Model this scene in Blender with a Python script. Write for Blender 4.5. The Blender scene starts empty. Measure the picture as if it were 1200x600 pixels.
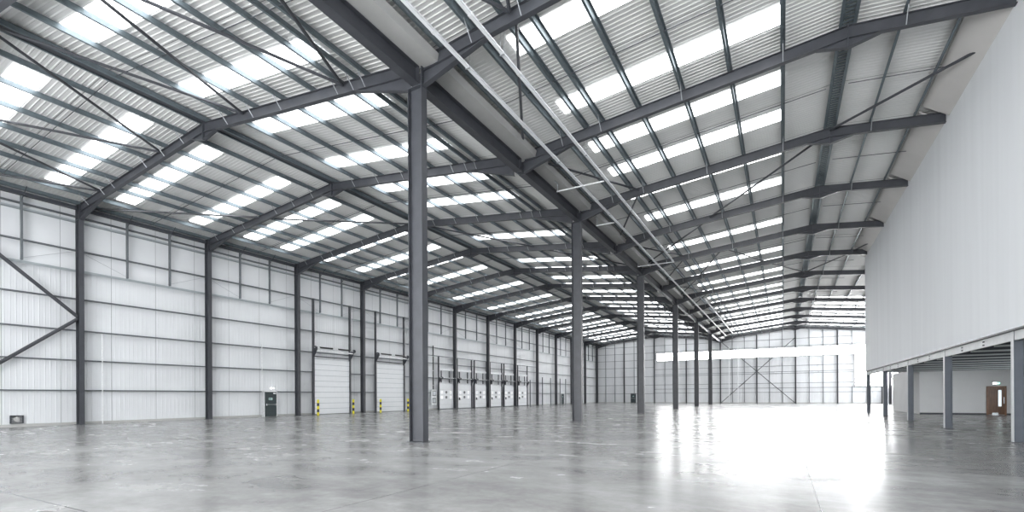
import bpy, bmesh, math, random
from mathutils import Vector, Matrix
random.seed(7)
S = bpy.context.scene
C = S.collection

# ------------------------------------------------------------------ survey of the hall (metres)
YF = [13.71, 21.41, 29.14, 36.89, 44.91, 53.05, 61.35, 69.65, 77.78, 85.90, 93.76, 101.59, 109.48]
def FY(n): return YF[n] if n >= 0 else 13.71 + 7.76 * n
XL, XRL, XV, XRR, XE = -37.48, -24.4, -11.32, 2.1, 15.6
SL = 0.106
def zr(x):                       # top of the rafters
    return (14.84 - SL * abs(x - XRL)) if x < XV else (14.86 - SL * abs(x - XRR))
YN, YB = -10.0, 109.95            # near and far ends of the hall
SHEET = 0.275
XW = 6.55                        # face of the white wall over the mezzanine
XWALL = -38.2

ORD = ['first', 'second', 'third', 'fourth', 'fifth', 'sixth', 'seventh', 'eighth', 'ninth', 'tenth', 'eleventh',
       'twelfth', 'thirteenth', 'fourteenth', 'fifteenth', 'sixteenth', 'seventeenth', 'eighteenth', 'nineteenth',
       'twentieth', 'twenty-first', 'twenty-second', 'twenty-third', 'twenty-fourth', 'twenty-fifth', 'twenty-sixth',
       'twenty-seventh', 'twenty-eighth', 'twenty-ninth', 'thirtieth']

# ------------------------------------------------------------------ materials
def newmat(name):
    m = bpy.data.materials.new(name); m.use_nodes = True
    nt = m.node_tree
    return m, nt, nt.nodes['Principled BSDF']

def plain(name, col, rough=0.5, metal=0.0, var=0.06, scale=3.0, spec=0.5, bump=0.0, stretch=(1, 1, 1)):
    m, nt, b = newmat(name)
    tc = nt.nodes.new('ShaderNodeTexCoord'); mp = nt.nodes.new('ShaderNodeMapping')
    nz = nt.nodes.new('ShaderNodeTexNoise'); nz.inputs['Scale'].default_value = scale; nz.inputs['Detail'].default_value = 5
    nt.links.new(tc.outputs['Object'], mp.inputs[0]); mp.inputs['Scale'].default_value = stretch
    nt.links.new(mp.outputs[0], nz.inputs['Vector'])
    cr = nt.nodes.new('ShaderNodeValToRGB')
    cr.color_ramp.elements[0].position = 0.3; cr.color_ramp.elements[1].position = 0.7
    lo = [max(0, c * (1 - var)) for c in col]; hi = [min(1, c * (1 + var)) for c in col]
    cr.color_ramp.elements[0].color = (*lo, 1); cr.color_ramp.elements[1].color = (*hi, 1)
    nt.links.new(nz.outputs['Fac'], cr.inputs['Fac']); nt.links.new(cr.outputs['Color'], b.inputs['Base Color'])
    b.inputs['Roughness'].default_value = rough; b.inputs['Metallic'].default_value = metal
    b.inputs['Specular IOR Level'].default_value = spec
    if bump:
        bp = nt.nodes.new('ShaderNodeBump'); bp.inputs['Strength'].default_value = bump; bp.inputs['Distance'].default_value = 0.01
        nt.links.new(nz.outputs['Fac'], bp.inputs['Height']); nt.links.new(bp.outputs['Normal'], b.inputs['Normal'])
    return m

def glow(name, col, strength, base=(0.9, 0.92, 0.95)):
    m, nt, b = newmat(name)
    b.inputs['Base Color'].default_value = (*base, 1); b.inputs['Roughness'].default_value = 0.35
    b.inputs['Emission Color'].default_value = (*col, 1); b.inputs['Emission Strength'].default_value = strength
    return m

M_STEEL = plain('painted grey steel', (0.052, 0.055, 0.064), 0.42, 0, 0.14, 2.2)
M_STEELD = plain('dark painted steel', (0.055, 0.06, 0.07), 0.45, 0, 0.1, 2.2)
M_GALV = plain('galvanised steel', (0.165, 0.20, 0.22), 0.42, 0.55, 0.12, 6)
M_GALVL = plain('bright galvanised steel', (0.80, 0.81, 0.82), 0.45, 0.15, 0.12, 9)
M_RAIL = plain('cold rolled wall rail', (0.15, 0.165, 0.18), 0.42, 0.3, 0.08, 4)
M_LEDGE = plain('pale ledge flashing', (0.42, 0.46, 0.48), 0.45, 0.2, 0.06, 4)
M_WIRE = plain('bright tie rod', (0.42, 0.44, 0.46), 0.4, 0.5, 0.03, 4)
M_SOFFIT = plain('pale flashing board', (0.62, 0.60, 0.58), 0.6, 0, 0.03, 1)
M_GUTTER = plain('gutter sole sheet', (0.44, 0.44, 0.43), 0.55, 0, 0.05, 1.5)
M_WHITE = plain('white lined board', (0.86, 0.88, 0.90), 0.65, 0, 0.03, 0.5, stretch=(1, 3, 0.15))
M_OFFICE = plain('plastered lobby wall', (0.84, 0.84, 0.84), 0.7, 0, 0.03, 0.8)
M_DOORW = plain('white sectional door', (0.80, 0.82, 0.84), 0.4, 0, 0.02, 2)
M_BLACKG = plain('dark green door paint', (0.022, 0.036, 0.040), 0.4, 0, 0.1, 3)
M_YEL = plain('yellow bollard paint', (0.80, 0.70, 0.02), 0.4, 0, 0.03, 4)
M_BLK = plain('black paint', (0.012, 0.012, 0.013), 0.4, 0, 0.05, 4)
M_WOOD = plain('veneered door wood', (0.16, 0.075, 0.035), 0.35, 0, 0.3, 4, stretch=(6, 6, 0.6))
M_FRAMEW = plain('door frame wood', (0.24, 0.12, 0.065), 0.4, 0, 0.2, 4)
M_CHROME = plain('brushed chrome', (0.7, 0.72, 0.74), 0.25, 0.9, 0.03, 6)
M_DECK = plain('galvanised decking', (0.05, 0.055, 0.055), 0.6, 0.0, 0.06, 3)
M_JOIST = plain('primed mezzanine steel', (0.42, 0.44, 0.44), 0.45, 0.1, 0.06, 3)
M_EDGE = plain('zinc channel and pale flange', (0.66, 0.67, 0.68), 0.5, 0.1, 0.06, 3)
M_COLM = plain('mezzanine column paint', (0.115, 0.13, 0.155), 0.42, 0, 0.08, 3)
M_GLASS = plain('grey vision glass', (0.22, 0.23, 0.24), 0.15, 0, 0.05, 3)
M_PANE = glow('daylit vision pane', (1, 1, 1), 0.35)
M_VISION = glow('lobby side vision glass', (0.75, 0.85, 0.88), 0.45)
M_ROOFL = glow('daylit rooflight sheet', (0.97, 0.985, 1.0), 2.9)
M_WINDOW = glow('daylit glazing', (1.0, 1.0, 1.0), 14.0)
M_WINDOWS = glow('daylit side glazing', (1.0, 1.0, 1.0), 2.2)
M_FILL_FRONT = glow('added front fill glazing', (0.97, 0.985, 1.0), 7.5)
M_FILL_LOW = glow('added low fill glazing', (0.9, 0.96, 1.0), 2.2)
M_SIGNW = glow('lit sign white', (1, 1, 1), 2.5)
M_SIGNG = glow('lit sign green', (0.25, 0.95, 0.6), 1.3)
M_PLATE = plain('sign plate mint', (0.55, 0.75, 0.72), 0.4, 0, 0.02, 3)

def sheet_mat(name, col, axis, period, off, rough=0.45, line=0.6, lw=0.02, metal=0.15):
    """profiled liner sheet; a thin darker side-lap line every `period` metres along `axis`"""
    m, nt, b = newmat(name)
    tc = nt.nodes.new('ShaderNodeTexCoord'); sp = nt.nodes.new('ShaderNodeSeparateXYZ')
    nt.links.new(tc.outputs['Object'], sp.inputs[0])
    def mth(op, a, v=None):
        n = nt.nodes.new('ShaderNodeMath'); n.operation = op
        nt.links.new(a, n.inputs[0])
        if v is not None: n.inputs[1].default_value = v
        return n.outputs[0]
    a = mth('ADD', sp.outputs[axis], off); a = mth('DIVIDE', a, period); a = mth('FRACT', a)
    a = mth('LESS_THAN', a, lw / period)
    nz = nt.nodes.new('ShaderNodeTexNoise'); nz.inputs['Scale'].default_value = 0.6; nz.inputs['Detail'].default_value = 4
    nt.links.new(tc.outputs['Object'], nz.inputs['Vector'])
    cr = nt.nodes.new('ShaderNodeValToRGB')
    cr.color_ramp.elements[0].color = (*[c * 0.93 for c in col], 1); cr.color_ramp.elements[1].color = (*[min(1, c * 1.06) for c in col], 1)
    nt.links.new(nz.outputs['Fac'], cr.inputs['Fac'])
    mx = nt.nodes.new('ShaderNodeMix'); mx.data_type = 'RGBA'
    nt.links.new(a, mx.inputs['Factor']); nt.links.new(cr.outputs['Color'], mx.inputs[6])
    mx.inputs[7].default_value = (*[c * line for c in col], 1)
    nt.links.new(mx.outputs[2], b.inputs['Base Color'])
    b.inputs['Roughness'].default_value = rough; b.inputs['Metallic'].default_value = metal
    return m
M_ROOF = sheet_mat('white grey roof liner', (0.76, 0.76, 0.75), 1, 3.93, 5.9, 0.36, 0.35, 0.03)
M_WALL = sheet_mat('white wall liner', (0.73, 0.745, 0.765), 1, 2.58, 5.95 - 13.71 % 2.58, 0.5, 0.5, 0.03, 0.05)
M_WALLB = sheet_mat('white gable liner', (0.72, 0.735, 0.755), 0, 1.0, 0.2, 0.5, 0.85, 0.02, 0.05)

def floor_mat():
    m, nt, b = newmat('polished concrete')
    L = nt.links.new
    tc = nt.nodes.new('ShaderNodeTexCoord')
    def noise(scale, detail, stretch, rough=0.6, dist=0.0):
        mp = nt.nodes.new('ShaderNodeMapping'); mp.inputs['Scale'].default_value = stretch
        L(tc.outputs['Object'], mp.inputs[0])
        n = nt.nodes.new('ShaderNodeTexNoise'); n.inputs['Scale'].default_value = scale; n.inputs['Detail'].default_value = detail
        n.inputs['Roughness'].default_value = rough; n.inputs['Distortion'].default_value = dist
        L(mp.outputs[0], n.inputs['Vector']); return n.outputs['Fac']
    big = noise(0.16, 6, (0.8, 1.5, 1), 0.6, 0.15)
    mid = noise(0.55, 7, (0.8, 1.3, 1), 0.62, 0.2)
    fin = noise(7, 6, (1, 1, 1), 0.7)
    def mth(op, a, bb):
        n = nt.nodes.new('ShaderNodeMath'); n.operation = op
        for k, v in ((0, a), (1, bb)):
            if isinstance(v, (int, float)): n.inputs[k].default_value = v
            else: L(v, n.inputs[k])
        return n.outputs[0]
    f = mth('ADD', mth('MULTIPLY', big, 0.42), mth('ADD', mth('MULTIPLY', mid, 0.43), mth('MULTIPLY', fin, 0.15)))
    cr = nt.nodes.new('ShaderNodeValToRGB')
    e = cr.color_ramp.elements
    e[0].position = 0.38; e[0].color = (0.15, 0.15, 0.147, 1)
    e[1].position = 0.62; e[1].color = (0.38, 0.385, 0.38, 1)
    x = cr.color_ramp.elements.new(0.5); x.color = (0.26, 0.26, 0.256, 1)
    L(f, cr.inputs['Fac'])
    # saw-cut joints
    sp = nt.nodes.new('ShaderNodeSeparateXYZ'); L(tc.outputs['Object'], sp.inputs[0])
    def joint(axis, off, period, w):
        a = mth('FRACT', mth('DIVIDE', mth('ADD', sp.outputs[axis], off), period), 0)
        return mth('LESS_THAN', a, w / period)
    jj = mth('MAXIMUM', joint(0, 60.56, 6.1, 0.022), joint(1, 67.01, 23.4, 0.022))
    mx = nt.nodes.new('ShaderNodeMix'); mx.data_type = 'RGBA'
    L(jj, mx.inputs['Factor']); L(cr.outputs['Color'], mx.inputs[6]); mx.inputs[7].default_value = (0.14, 0.14, 0.14, 1)
    L(mx.outputs[2], b.inputs['Base Color'])
    rr = nt.nodes.new('ShaderNodeMapRange'); L(mid, rr.inputs['Value'])
    rr.inputs['From Min'].default_value = 0.3; rr.inputs['From Max'].default_value = 0.7
    rr.inputs['To Min'].default_value = 0.17; rr.inputs['To Max'].default_value = 0.30
    L(rr.outputs[0], b.inputs['Roughness'])
    b.inputs['Specular IOR Level'].default_value = 0.55
    bp = nt.nodes.new('ShaderNodeBump'); bp.inputs['Strength'].default_value = 0.03; bp.inputs['Distance'].default_value = 0.02
    n2 = noise(1.6, 4, (1, 1, 1)); L(n2, bp.inputs['Height']); L(bp.outputs['Normal'], b.inputs['Normal'])
    return m
M_FLOOR = floor_mat()

# ------------------------------------------------------------------ mesh helpers
def add_prism(bm, poly, a, b, axis):
    """polygon in the plane across `axis`, swept from a to b.  axis 'y': poly=(x,z); 'x': (y,z); 'z': (x,y)"""
    def P(u, v, w):
        return {'y': (u, w, v), 'x': (w, u, v), 'z': (u, v, w)}[axis]
    A = [bm.verts.new(P(u, v, a)) for u, v in poly]; B = [bm.verts.new(P(u, v, b)) for u, v in poly]
    n = len(poly)
    fs = [bm.faces.new(A), bm.faces.new(list(reversed(B)))]
    for i in range(n):
        fs.append(bm.faces.new((A[i], B[i], B[(i + 1) % n], A[(i + 1) % n])))
    return fs
def add_box(bm, x0, x1, y0, y1, z0, z1):
    return add_prism(bm, [(x0, y0), (x1, y0), (x1, y1), (x0, y1)], z0, z1, 'z')
def add_tube(bm, p, q, r, seg=8):
    p, q = Vector(p), Vector(q); d = (q - p)
    if d.length < 1e-6: return
    d.normalize(); u = d.orthogonal().normalized(); v = d.cross(u)
    A, B = [], []
    for i in range(seg):
        a = 2 * math.pi * i / seg; o = (u * math.cos(a) + v * math.sin(a)) * r
        A.append(bm.verts.new(p + o)); B.append(bm.verts.new(q + o))
    bm.faces.new(A); bm.faces.new(list(reversed(B)))
    for i in range(seg):
        bm.faces.new((A[i], B[i], B[(i + 1) % seg], A[(i + 1) % seg]))
def add_ibeam_z(bm, cx, cy, z0, z1, d, w, t=0.02, wt=0.012):
    """vertical I-section: flanges face +-X, web runs along X"""
    add_box(bm, cx - d / 2, cx - d / 2 + t, cy - w / 2, cy + w / 2, z0, z1)
    add_box(bm, cx + d / 2 - t, cx + d / 2, cy - w / 2, cy + w / 2, z0, z1)
    add_box(bm, cx - d / 2 + t, cx + d / 2 - t, cy - wt / 2, cy + wt / 2, z0, z1)
def mesh_of(bm, name):
    bmesh.ops.recalc_face_normals(bm, faces=bm.faces)
    me = bpy.data.meshes.new(name); bm.to_mesh(me); bm.free(); return me
def obj(name, bm, mat, parent=None, smooth=False):
    me = bm if isinstance(bm, bpy.types.Mesh) else mesh_of(bm, name)
    if not me.materials: me.materials.append(mat)
    if smooth: me.shade_smooth()
    o = bpy.data.objects.new(name, me); C.objects.link(o)
    if parent: o.parent = parent
    return o
def tag(o, label, cat, group=None, kind='thing'):
    o['label'] = label; o['category'] = cat
    if group: o['group'] = group
    if kind: o['kind'] = kind
    return o
def thing(name, label, cat, loc=(0, 0, 0), group=None):
    o = bpy.data.objects.new(name, None); C.objects.link(o); o.location = loc
    o.empty_display_size = 0.3
    return tag(o, label, cat, group)
def struct(name, bm, mat, label=None):
    o = obj(name, bm, mat); o['kind'] = 'structure'
    if label: o['label'] = label
    return o
def copy_tree(root, loc, label):
    r = root.copy(); C.objects.link(r); r.location = loc; r['label'] = label
    for ch in list(root.children):
        c = ch.copy(); C.objects.link(c); c.parent = r
        for g in list(ch.children):
            d = g.copy(); C.objects.link(d); d.parent = c
    return r
def BM(): return bmesh.new()

# ------------------------------------------------------------------ the shell
bm = BM(); add_box(bm, XWALL - 0.1, 16.0, YN - 0.1, YB + 0.1, -0.2, 0.0); struct('floor', bm, M_FLOOR)

def ribbed_roof(x0, x1, y0, y1, name, mat):
    """liner sheet with ribs running up the slope, real trapezoidal profile"""
    bm = BM(); pitch, rib, dep = 0.2, 0.05, 0.019
    prof = []; y = y0
    while y < y1:
        prof += [(y, 0), (y + pitch - rib - 0.03, 0), (y + pitch - rib, -dep), (y + pitch - 0.02, -dep)]; y += pitch
    prof.append((min(y, y1), 0))
    rows = []
    for x in (x0, x1):
        zz = zr(x) + SHEET + 0.03
        rows.append([bm.verts.new((x, p, zz + q)) for p, q in prof])
    top = [[bm.verts.new((x, yy, zr(x) + SHEET + 0.12)) for yy in (y0, prof[-1][0])] for x in (x0, x1)]
    for i in range(len(prof) - 1):
        bm.faces.new((rows[0][i], rows[1][i], rows[1][i + 1], rows[0][i + 1]))
    bm.faces.new((top[0][0], top[1][0], top[1][1], top[0][1]))
    bm.faces.new((rows[0][0], rows[1][0], top[1][0], top[0][0])); bm.faces.new((rows[0][-1], top[0][1], top[1][1], rows[1][-1]))
    bm.faces.new([top[0][0]] + [top[0][1]] + list(reversed(rows[0]))); bm.faces.new([top[1][1]] + [top[1][0]] + rows[1])
    bmesh.ops.recalc_face_normals(bm, faces=bm.faces)
    return struct(name, bm, mat)
ribbed_roof(XWALL, XRL, YN, YB, 'ceiling', M_ROOF)
ribbed_roof(XRL, XV - 0.02, YN, YB, 'ceiling.001', M_ROOF)
ribbed_roof(XV + 0.02, XRR, YN, YB, 'ceiling.002', M_ROOF)
ribbed_roof(XRR, 16.0, YN, YB, 'ceiling.003', M_ROOF)

def ribbed_wall_x(x, y0, y1, z0, z1, name, mat, face=1, pitch=0.25, dep=0.014):
    """vertical ribs, wall across X at x; face=+1 looks towards +X"""
    bm = BM(); pts = []; y = y0
    while y < y1 - 1e-4:
        e = min(y + pitch, y1)
        pts += [(y, 0)] + ([(y + 0.18, 0), (y + 0.195, dep), (y + 0.235, dep)] if e - y > 0.24 else []); y = e
    pts.append((y1, 0))
    poly = [(x + face * q, p) for p, q in pts] + [(x - face * 0.12, y1), (x - face * 0.12, y0)]
    add_prism(bm, poly, z0, z1, 'z'); return struct(name, bm, mat)
ribbed_wall_x(XWALL, YN, YB, 0.0, 9.4, 'wall_left', M_WALL)
bm = BM(); add_box(bm, XWALL - 0.12, XWALL, YN, YB, 9.4, zr(XWALL) + SHEET + 0.02); struct('wall_left.001', bm, M_WALL)
bm = BM(); add_box(bm, XWALL, XWALL + 0.07, YN, YB, 0.0, 0.16)
struct('baseboard_left', bm, M_GUTTER)
bm = BM(); add_prism(bm, [(XWALL, 0), (XW + 9.4, 0), (XW + 9.4, zr(15.9) + .2), (XRR, zr(XRR) + .2), (XV, zr(XV) + .2), (XRL, zr(XRL) + .2), (XWALL, zr(XWALL) + .2)], YN - 0.1, YN, 'y')
struct('wall_front', bm, M_WHITE)

# far gable wall, pieces round the glazing
def gable_piece(x0, x1, z0, z1f, name):
    bm = BM(); pts = []; x = x0
    top = z1f
    # ribbed vertical liner as swept profile when the top is level, else plain sloped panel
    if top is not None:
        while x < x1 - 1e-4:
            e = min(x + 0.25, x1)
            pts += [(x, 0)] + ([(x + 0.18, 0), (x + 0.195, 0.014), (x + 0.235, 0.014)] if e - x > 0.24 else []); x = e
        pts.append((x1, 0))
        poly = [(p, YB - 0.1 - q) for p, q in pts] + [(x1, YB), (x0, YB)]
        add_prism(bm, poly, z0, top, 'z')
    else:
        xs = sorted({x0, x1} | {k for k in (XRL, XV, XRR) if x0 < k < x1})
        poly = [(x0, z0), (x1, z0)] + [(k, zr(k) + SHEET) for k in reversed(xs)]
        add_prism(bm, poly, YB - 0.1, YB, 'y')
    return struct(name, bm, M_WALLB)
gable_piece(XWALL, 16.0, 0.0, 3.15, 'wall_back')
gable_piece(XWALL, -24.05, 3.15, 10.7, 'wall_back.001')
gable_piece(-24.05, 11.56, 3.15, 9.17, 'wall_back.002')
gable_piece(XWALL, 16.0, 10.7, None, 'wall_back.003')
bm = BM(); add_box(bm, XWALL, 16.0, YB - 0.2, YB - 0.1, 0, 0.15); struct('baseboard_back', bm, M_GUTTER)

# east wall beyond the offices
ribbed_wall_x(15.95, 54.6, YB, 0.0, 3.15, 'wall_right_far', M_WALL, -1)
bm = BM(); add_box(bm, 15.95, 16.07, 54.6, YB, 10.7, zr(15.95) + SHEET); struct('wall_right_far.001', bm, M_WALL)
bm = BM(); add_box(bm, 15.95, 16.07, 54.6, 62.0, 3.15, 10.7); struct('wall_right_far.002', bm, M_WALL)

# glazing bands: panes in front of the posts, slim frame
def window(name, boxes, frame_boxes, label, mat=None):
    bm = BM()
    for b in boxes: add_box(bm, *b)
    w = struct(name, bm, mat or M_WINDOW, label)
    bm = BM()
    for b in frame_boxes: add_box(bm, *b)
    obj('window_frame', bm, M_GALVL, w)
window('window_1', [(-24.05, 15.7, 109.36, 109.42, 9.17, 10.68)],
       [(-24.08, 15.7, 109.34, 109.44, 9.13, 9.17), (-24.08, 15.7, 109.34, 109.44, 10.68, 10.72), (-24.09, -24.05, 109.34, 109.44, 9.13, 10.72),
        (-24.09, 15.7, 109.42, 109.86, 10.66, 10.70), (-24.09, 11.6, 109.42, 109.86, 9.15, 9.19), (-24.09, -24.05, 109.42, 109.86, 9.15, 10.7)],
       'long overexposed glazing band high on the far wall')
window('window_2', [(11.6, 15.7, 109.36, 109.42, 3.2, 9.13)],
       [(11.56, 11.6, 109.34, 109.86, 3.16, 9.13), (11.56, 15.7, 109.34, 109.86, 3.16, 3.2)],
       'bright tall glazing at the right end of the far wall')
window('window_3', [(15.86, 15.9, 62.0, 108.9, 3.2, 10.68)],
       [(15.82, 15.94, 62.0, 108.9, 3.15, 3.2), (15.82, 15.94, 62.0, 108.9, 10.68, 10.74)],
       'glazing along the right-hand wall beyond the mezzanine', M_WINDOWS)
window('window_8', [(15.88, 15.92, 18.0, 46.0, 0.7, 3.0)], [(15.86, 15.93, 18.0, 46.0, 0.62, 0.7), (15.86, 15.93, 18.0, 46.0, 3.0, 3.06)], 'added low fill-light glazing of the outer wall under the mezzanine', M_FILL_LOW)  # unseen glowing panes added to brighten the space under the deck
for i, x0 in enumerate((-26.0, -16.0, -5.5, 1.5)):  # glowing panes added out of view to light the hall from behind the camera
    x1 = x0 + (9.0 if i < 2 else 6.0)
    window('window_%d' % (4 + i), [(x0, x1, YN + 0.02, YN + 0.06, 0.6, 9.6)], [(x0 - .08, x0, YN + .01, YN + .09, .52, 9.68), (x1, x1 + .08, YN + .01, YN + .09, .52, 9.68), (x0, x1, YN + .01, YN + .09, .52, .6), (x0, x1, YN + .01, YN + .09, 9.6, 9.68)], 'added unseen fill-light glazing of the front wall behind the viewpoint', M_FILL_FRONT)

# ------------------------------------------------------------------ steel frames
def rafter_parts(x0, x1, hz_valley, apex):
    """meshes for a half-span rafter, local y=0.  x0 = eaves/valley end, x1 = apex end"""
    D, W = 0.45, 0.20
    z0, z1 = zr(x0), zr(x1 - 1e-6 if x1 > x0 else x1 + 1e-6)
    sg = 1 if x1 > x0 else -1
    out = {}
    bm = BM()
    def slab(xa, za, xb, zb, t, w):      # thin strip between two points, thickness upward t
        add_prism(bm, [(xa, za), (xb, zb), (xb, zb + t), (xa, za + t)], -w / 2, w / 2, 'y')
    slab(x0, z0 - 0.016, x1, z1 - 0.016, 0.016, W)
    slab(x0, z0 - D, x1, z1 - D, 0.016, W)
    add_prism(bm, [(x0, z0 - D + 0.016), (x1, z1 - D + 0.016), (x1, z1 - 0.016), (x0, z0 - 0.016)], -0.007, 0.007, 'y')
    out['beam'] = mesh_of(bm, 'rafter_beam')
    # end haunch
    bm = BM(); L = 2.75
    xh = x0 + sg * L; zh = zr(xh) - D
    add_prism(bm, [(x0, hz_valley + 0.016), (xh, zh), (x0, z0 - D)], -0.007, 0.007, 'y')
    slab(x0, hz_valley, xh, zh - 0.004, 0.018, W)
    out['haunch'] = mesh_of(bm, 'rafter_haunch')
    # apex haunch
    bm = BM()
    xa = x1 - sg * 0.98; za = zr(xa) - D; zb = z1 - 0.79
    add_prism(bm, [(xa, za), (x1, z1 - D), (x1, zb + 0.016)], -0.007, 0.007, 'y')
    slab(xa, za - 0.01, x1, zb, 0.018, W)
    out['apex_haunch'] = mesh_of(bm, 'rafter_apex')
    # end plate at the apex
    bm = BM(); add_box(bm, min(x1, x1 - sg * 0.02), max(x1, x1 - sg * 0.02), -0.11, 0.11, zb - 0.02, z1 + 0.02)
    out['end_plate'] = mesh_of(bm, 'rafter_plate')
    return out

PUR_L1 = [-37.75, -36.3, -34.3, -33.1, -31.45, -29.6, -27.85, -26.05, -24.62]
PUR_L2 = [-24.18, -22.4, -20.5, -18.6, -16.75, -15.2, -14.35, -13.75, -12.5]
PUR_R1 = [-10.2, -8.95, -7.85, -7.1, -5.45, -3.62, -1.8, 0.05, 1.9]
PUR_R2 = [2.32, 3.75, 5.43, 7.4, 9.2, 11.0, 12.8, 14.6]
def cleat_mesh():
    bm = BM(); add_box(bm, -0.02, 0.015, -0.08, 0.08, -0.005, 0.2); return mesh_of(bm, 'cleat')
def fly_mesh():
    bm = BM(); add_tube(bm, (0, -0.55, 0.1), (0, -0.075, -0.43), 0.018, 6); return mesh_of(bm, 'fly_brace')
CLEAT, FLY = cleat_mesh(), fly_mesh()
SLOPES = [
    ('left span, rising from the left wall to the ridge', XL, XRL, 12.52, PUR_L1),
    ('left span, falling from the ridge to the middle columns', XV - 0.27, XRL, 12.5, PUR_L2),
    ('right span, rising from the middle columns to the ridge', XV + 0.31, XRR, 12.5, PUR_R1),
    ('right span, falling from its ridge towards the white wall', XE - 0.1, XRR, 12.6, PUR_R2)]
SH = ['left span, left wall side', 'left span, middle column side', 'right span, middle column side', 'right span, white wall side']
for si, (desc, x0, x1, hz, purs) in enumerate(SLOPES + SLOPES[3:]):
    short = si == 4; si = min(si, 3)
    parts = rafter_parts(x0, x1, hz, None)
    if short:
        x0 = XW - 0.02; parts = rafter_parts(x0, x1, hz, None)
    proto = None
    for n in range(-1, 13):
        if si == 3 and (FY(n) < 54.6) != short: continue
        k = ORD[n + 1]
        lab = f'dark grey steel rafter on the {SH[si]}, {k} frame from the camera'
        if proto is None:
            root = thing('rafter', lab, 'rafter', (0, FY(n), 0), f'rafters of the {SH[si]}')
            obj('beam', parts['beam'], M_STEEL, root)
            if not short: obj('eaves_haunch', parts['haunch'], M_STEEL, root)
            obj('apex_haunch', parts['apex_haunch'], M_STEEL, root); obj('end_plate', parts['end_plate'], M_STEELD, root)
            for i, px in enumerate(purs):
                if min(x0, x1) + .2 < px < max(x0, x1) - .2 and not (si == 3 and px > 6.3):
                    c = obj('cleat', CLEAT, M_STEELD, root); c.location = (px - 0.02, 0, zr(px))
                    if i % 2 == 1 or (si in (0, 1) and i in (2, 6)):
                        f = obj('fly_brace', FLY, M_WIRE, root); f.location = (px, 0, zr(px))
            proto = root
        else:
            copy_tree(proto, (0, FY(n) - (0.12 if n == 12 else 0), 0), lab)

# columns along the left wall
bm = BM(); add_ibeam_z(bm, -37.715, 0, 0.02, zr(-37.7) - 0.03, 0.46, 0.26, 0.022, 0.014); colme = mesh_of(bm, 'column_shaft')
bm = BM(); add_box(bm, -38.0, -37.42, -0.2, 0.2, 0.0, 0.02); basme = mesh_of(bm, 'base_plate')
bm = BM(); add_box(bm, -37.94, -37.49, -0.13, 0.13, 12.5, 12.52); add_box(bm, -37.94, -37.49, -0.13, 0.13, 13.4, 13.42); stf = mesh_of(bm, 'stiffener')
proto = None
for n in range(-1, 13):
    lab = 'grey steel column on the left wall nearest the camera, carrying the braces' if n < 0 else \
        f'grey steel column against the left wall, {ORD[n]} one in view from the camera'
    if n == 12: lab = 'grey steel column in the far left corner of the hall'
    if proto is None:
        proto = thing('steel_column', lab, 'column', (0, FY(n), 0), 'columns along the left wall')
        obj('shaft', colme, M_STEEL, proto); obj('base_plate', basme, M_STEELD, proto); obj('stiffener', stf, M_STEEL, proto)
    else: copy_tree(proto, (0, FY(n) - (0.1 if n == 12 else 0), 0), lab)

# middle columns
bm = BM(); add_ibeam_z(bm, -11.32, 0, 0.02, 12.5, 0.62, 0.30, 0.026, 0.016); cme = mesh_of(bm, 'column_shaft')
bm = BM(); add_box(bm, -11.33 - 0.36, -11.33 + 0.36, -0.2, 0.2, 0, 0.02); cbm = mesh_of(bm, 'base_plate')
bm = BM(); add_box(bm, -11.35 - 0.3, -11.35 + 0.36, -0.16, 0.16, 12.5, 12.53); cap = mesh_of(bm, 'cap_plate')
bm = BM(); add_box(bm, XV + 0.27, XV + 0.31, -0.13, 0.13, 12.53, 13.47)
for zz in (12.65, 12.8, 13.1, 13.25, 13.4):
    for yy in (-0.09, 0.09): add_tube(bm, (XV + 0.22, yy, zz), (XV + 0.345, yy, zz), 0.018, 6)
evp = mesh_of(bm, 'end_plate')
proto = None
NM = ['tall grey steel column in the hall, widest and nearest the camera', 'grey steel column in the hall, second in the middle row from the camera',
      'grey steel column in the hall, third in the middle row from the camera', 'grey steel column in the hall, fourth in the middle row from the camera',
      'grey steel column in the hall, fifth in the middle row from the camera', 'slender looking grey steel column, farthest of the middle row']
for i, n in enumerate((0, 2, 4, 6, 8, 10)):
    if proto is None:
        proto = thing('steel_column', NM[i], 'column', (0, FY(n), 0), 'columns of the middle row')
        obj('shaft', cme, M_STEEL, proto); obj('base_plate', cbm, M_STEELD, proto); obj('cap_plate', cap, M_STEELD, proto); obj('end_plate', evp, M_STEELD, proto)
    else: copy_tree(proto, (0, FY(n), 0), NM[i])

# valley beams bay by bay, gutter over them
for n in range(-3, 12):
    y0, y1 = max(YN, FY(n)) + 0.16, FY(n + 1) - 0.16
    if y1 < y0: continue
    bm = BM(); x = XV + 0.08
    for za, zb, w in ((12.53, 12.552, 0.34), (13.13, 13.152, 0.30)): add_box(bm, x - w / 2, x + w / 2, y0, y1, za, zb)
    add_box(bm, x - 0.008, x + 0.008, y0, y1, 12.552, 13.13)
    for yy in (y0 + 0.01, y1 - 0.02): add_box(bm, x - 0.15, x + 0.15, yy, yy + 0.01, 12.552, 13.13)
    q = n + 3
    o = obj('valley_beam', bm, M_STEEL)
    tag(o, f'deep steel valley beam over the middle columns, {ORD[q]} length from the camera end', 'beam', 'valley beams')
bm = BM(); add_prism(bm, [(XV - 0.62, 13.44), (XV - 0.55, 13.19), (XV + 0.88, 13.19), (XV + 0.95, 13.44), (XV + 0.97, 13.44), (XV + 0.9, 13.165), (XV - 0.57, 13.165), (XV - 0.64, 13.44)], YN, YB - 0.6, 'y')
o = obj('valley_gutter', bm, M_GUTTER); tag(o, 'pale grey sole of the valley gutter running above the middle columns', 'gutter')

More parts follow.
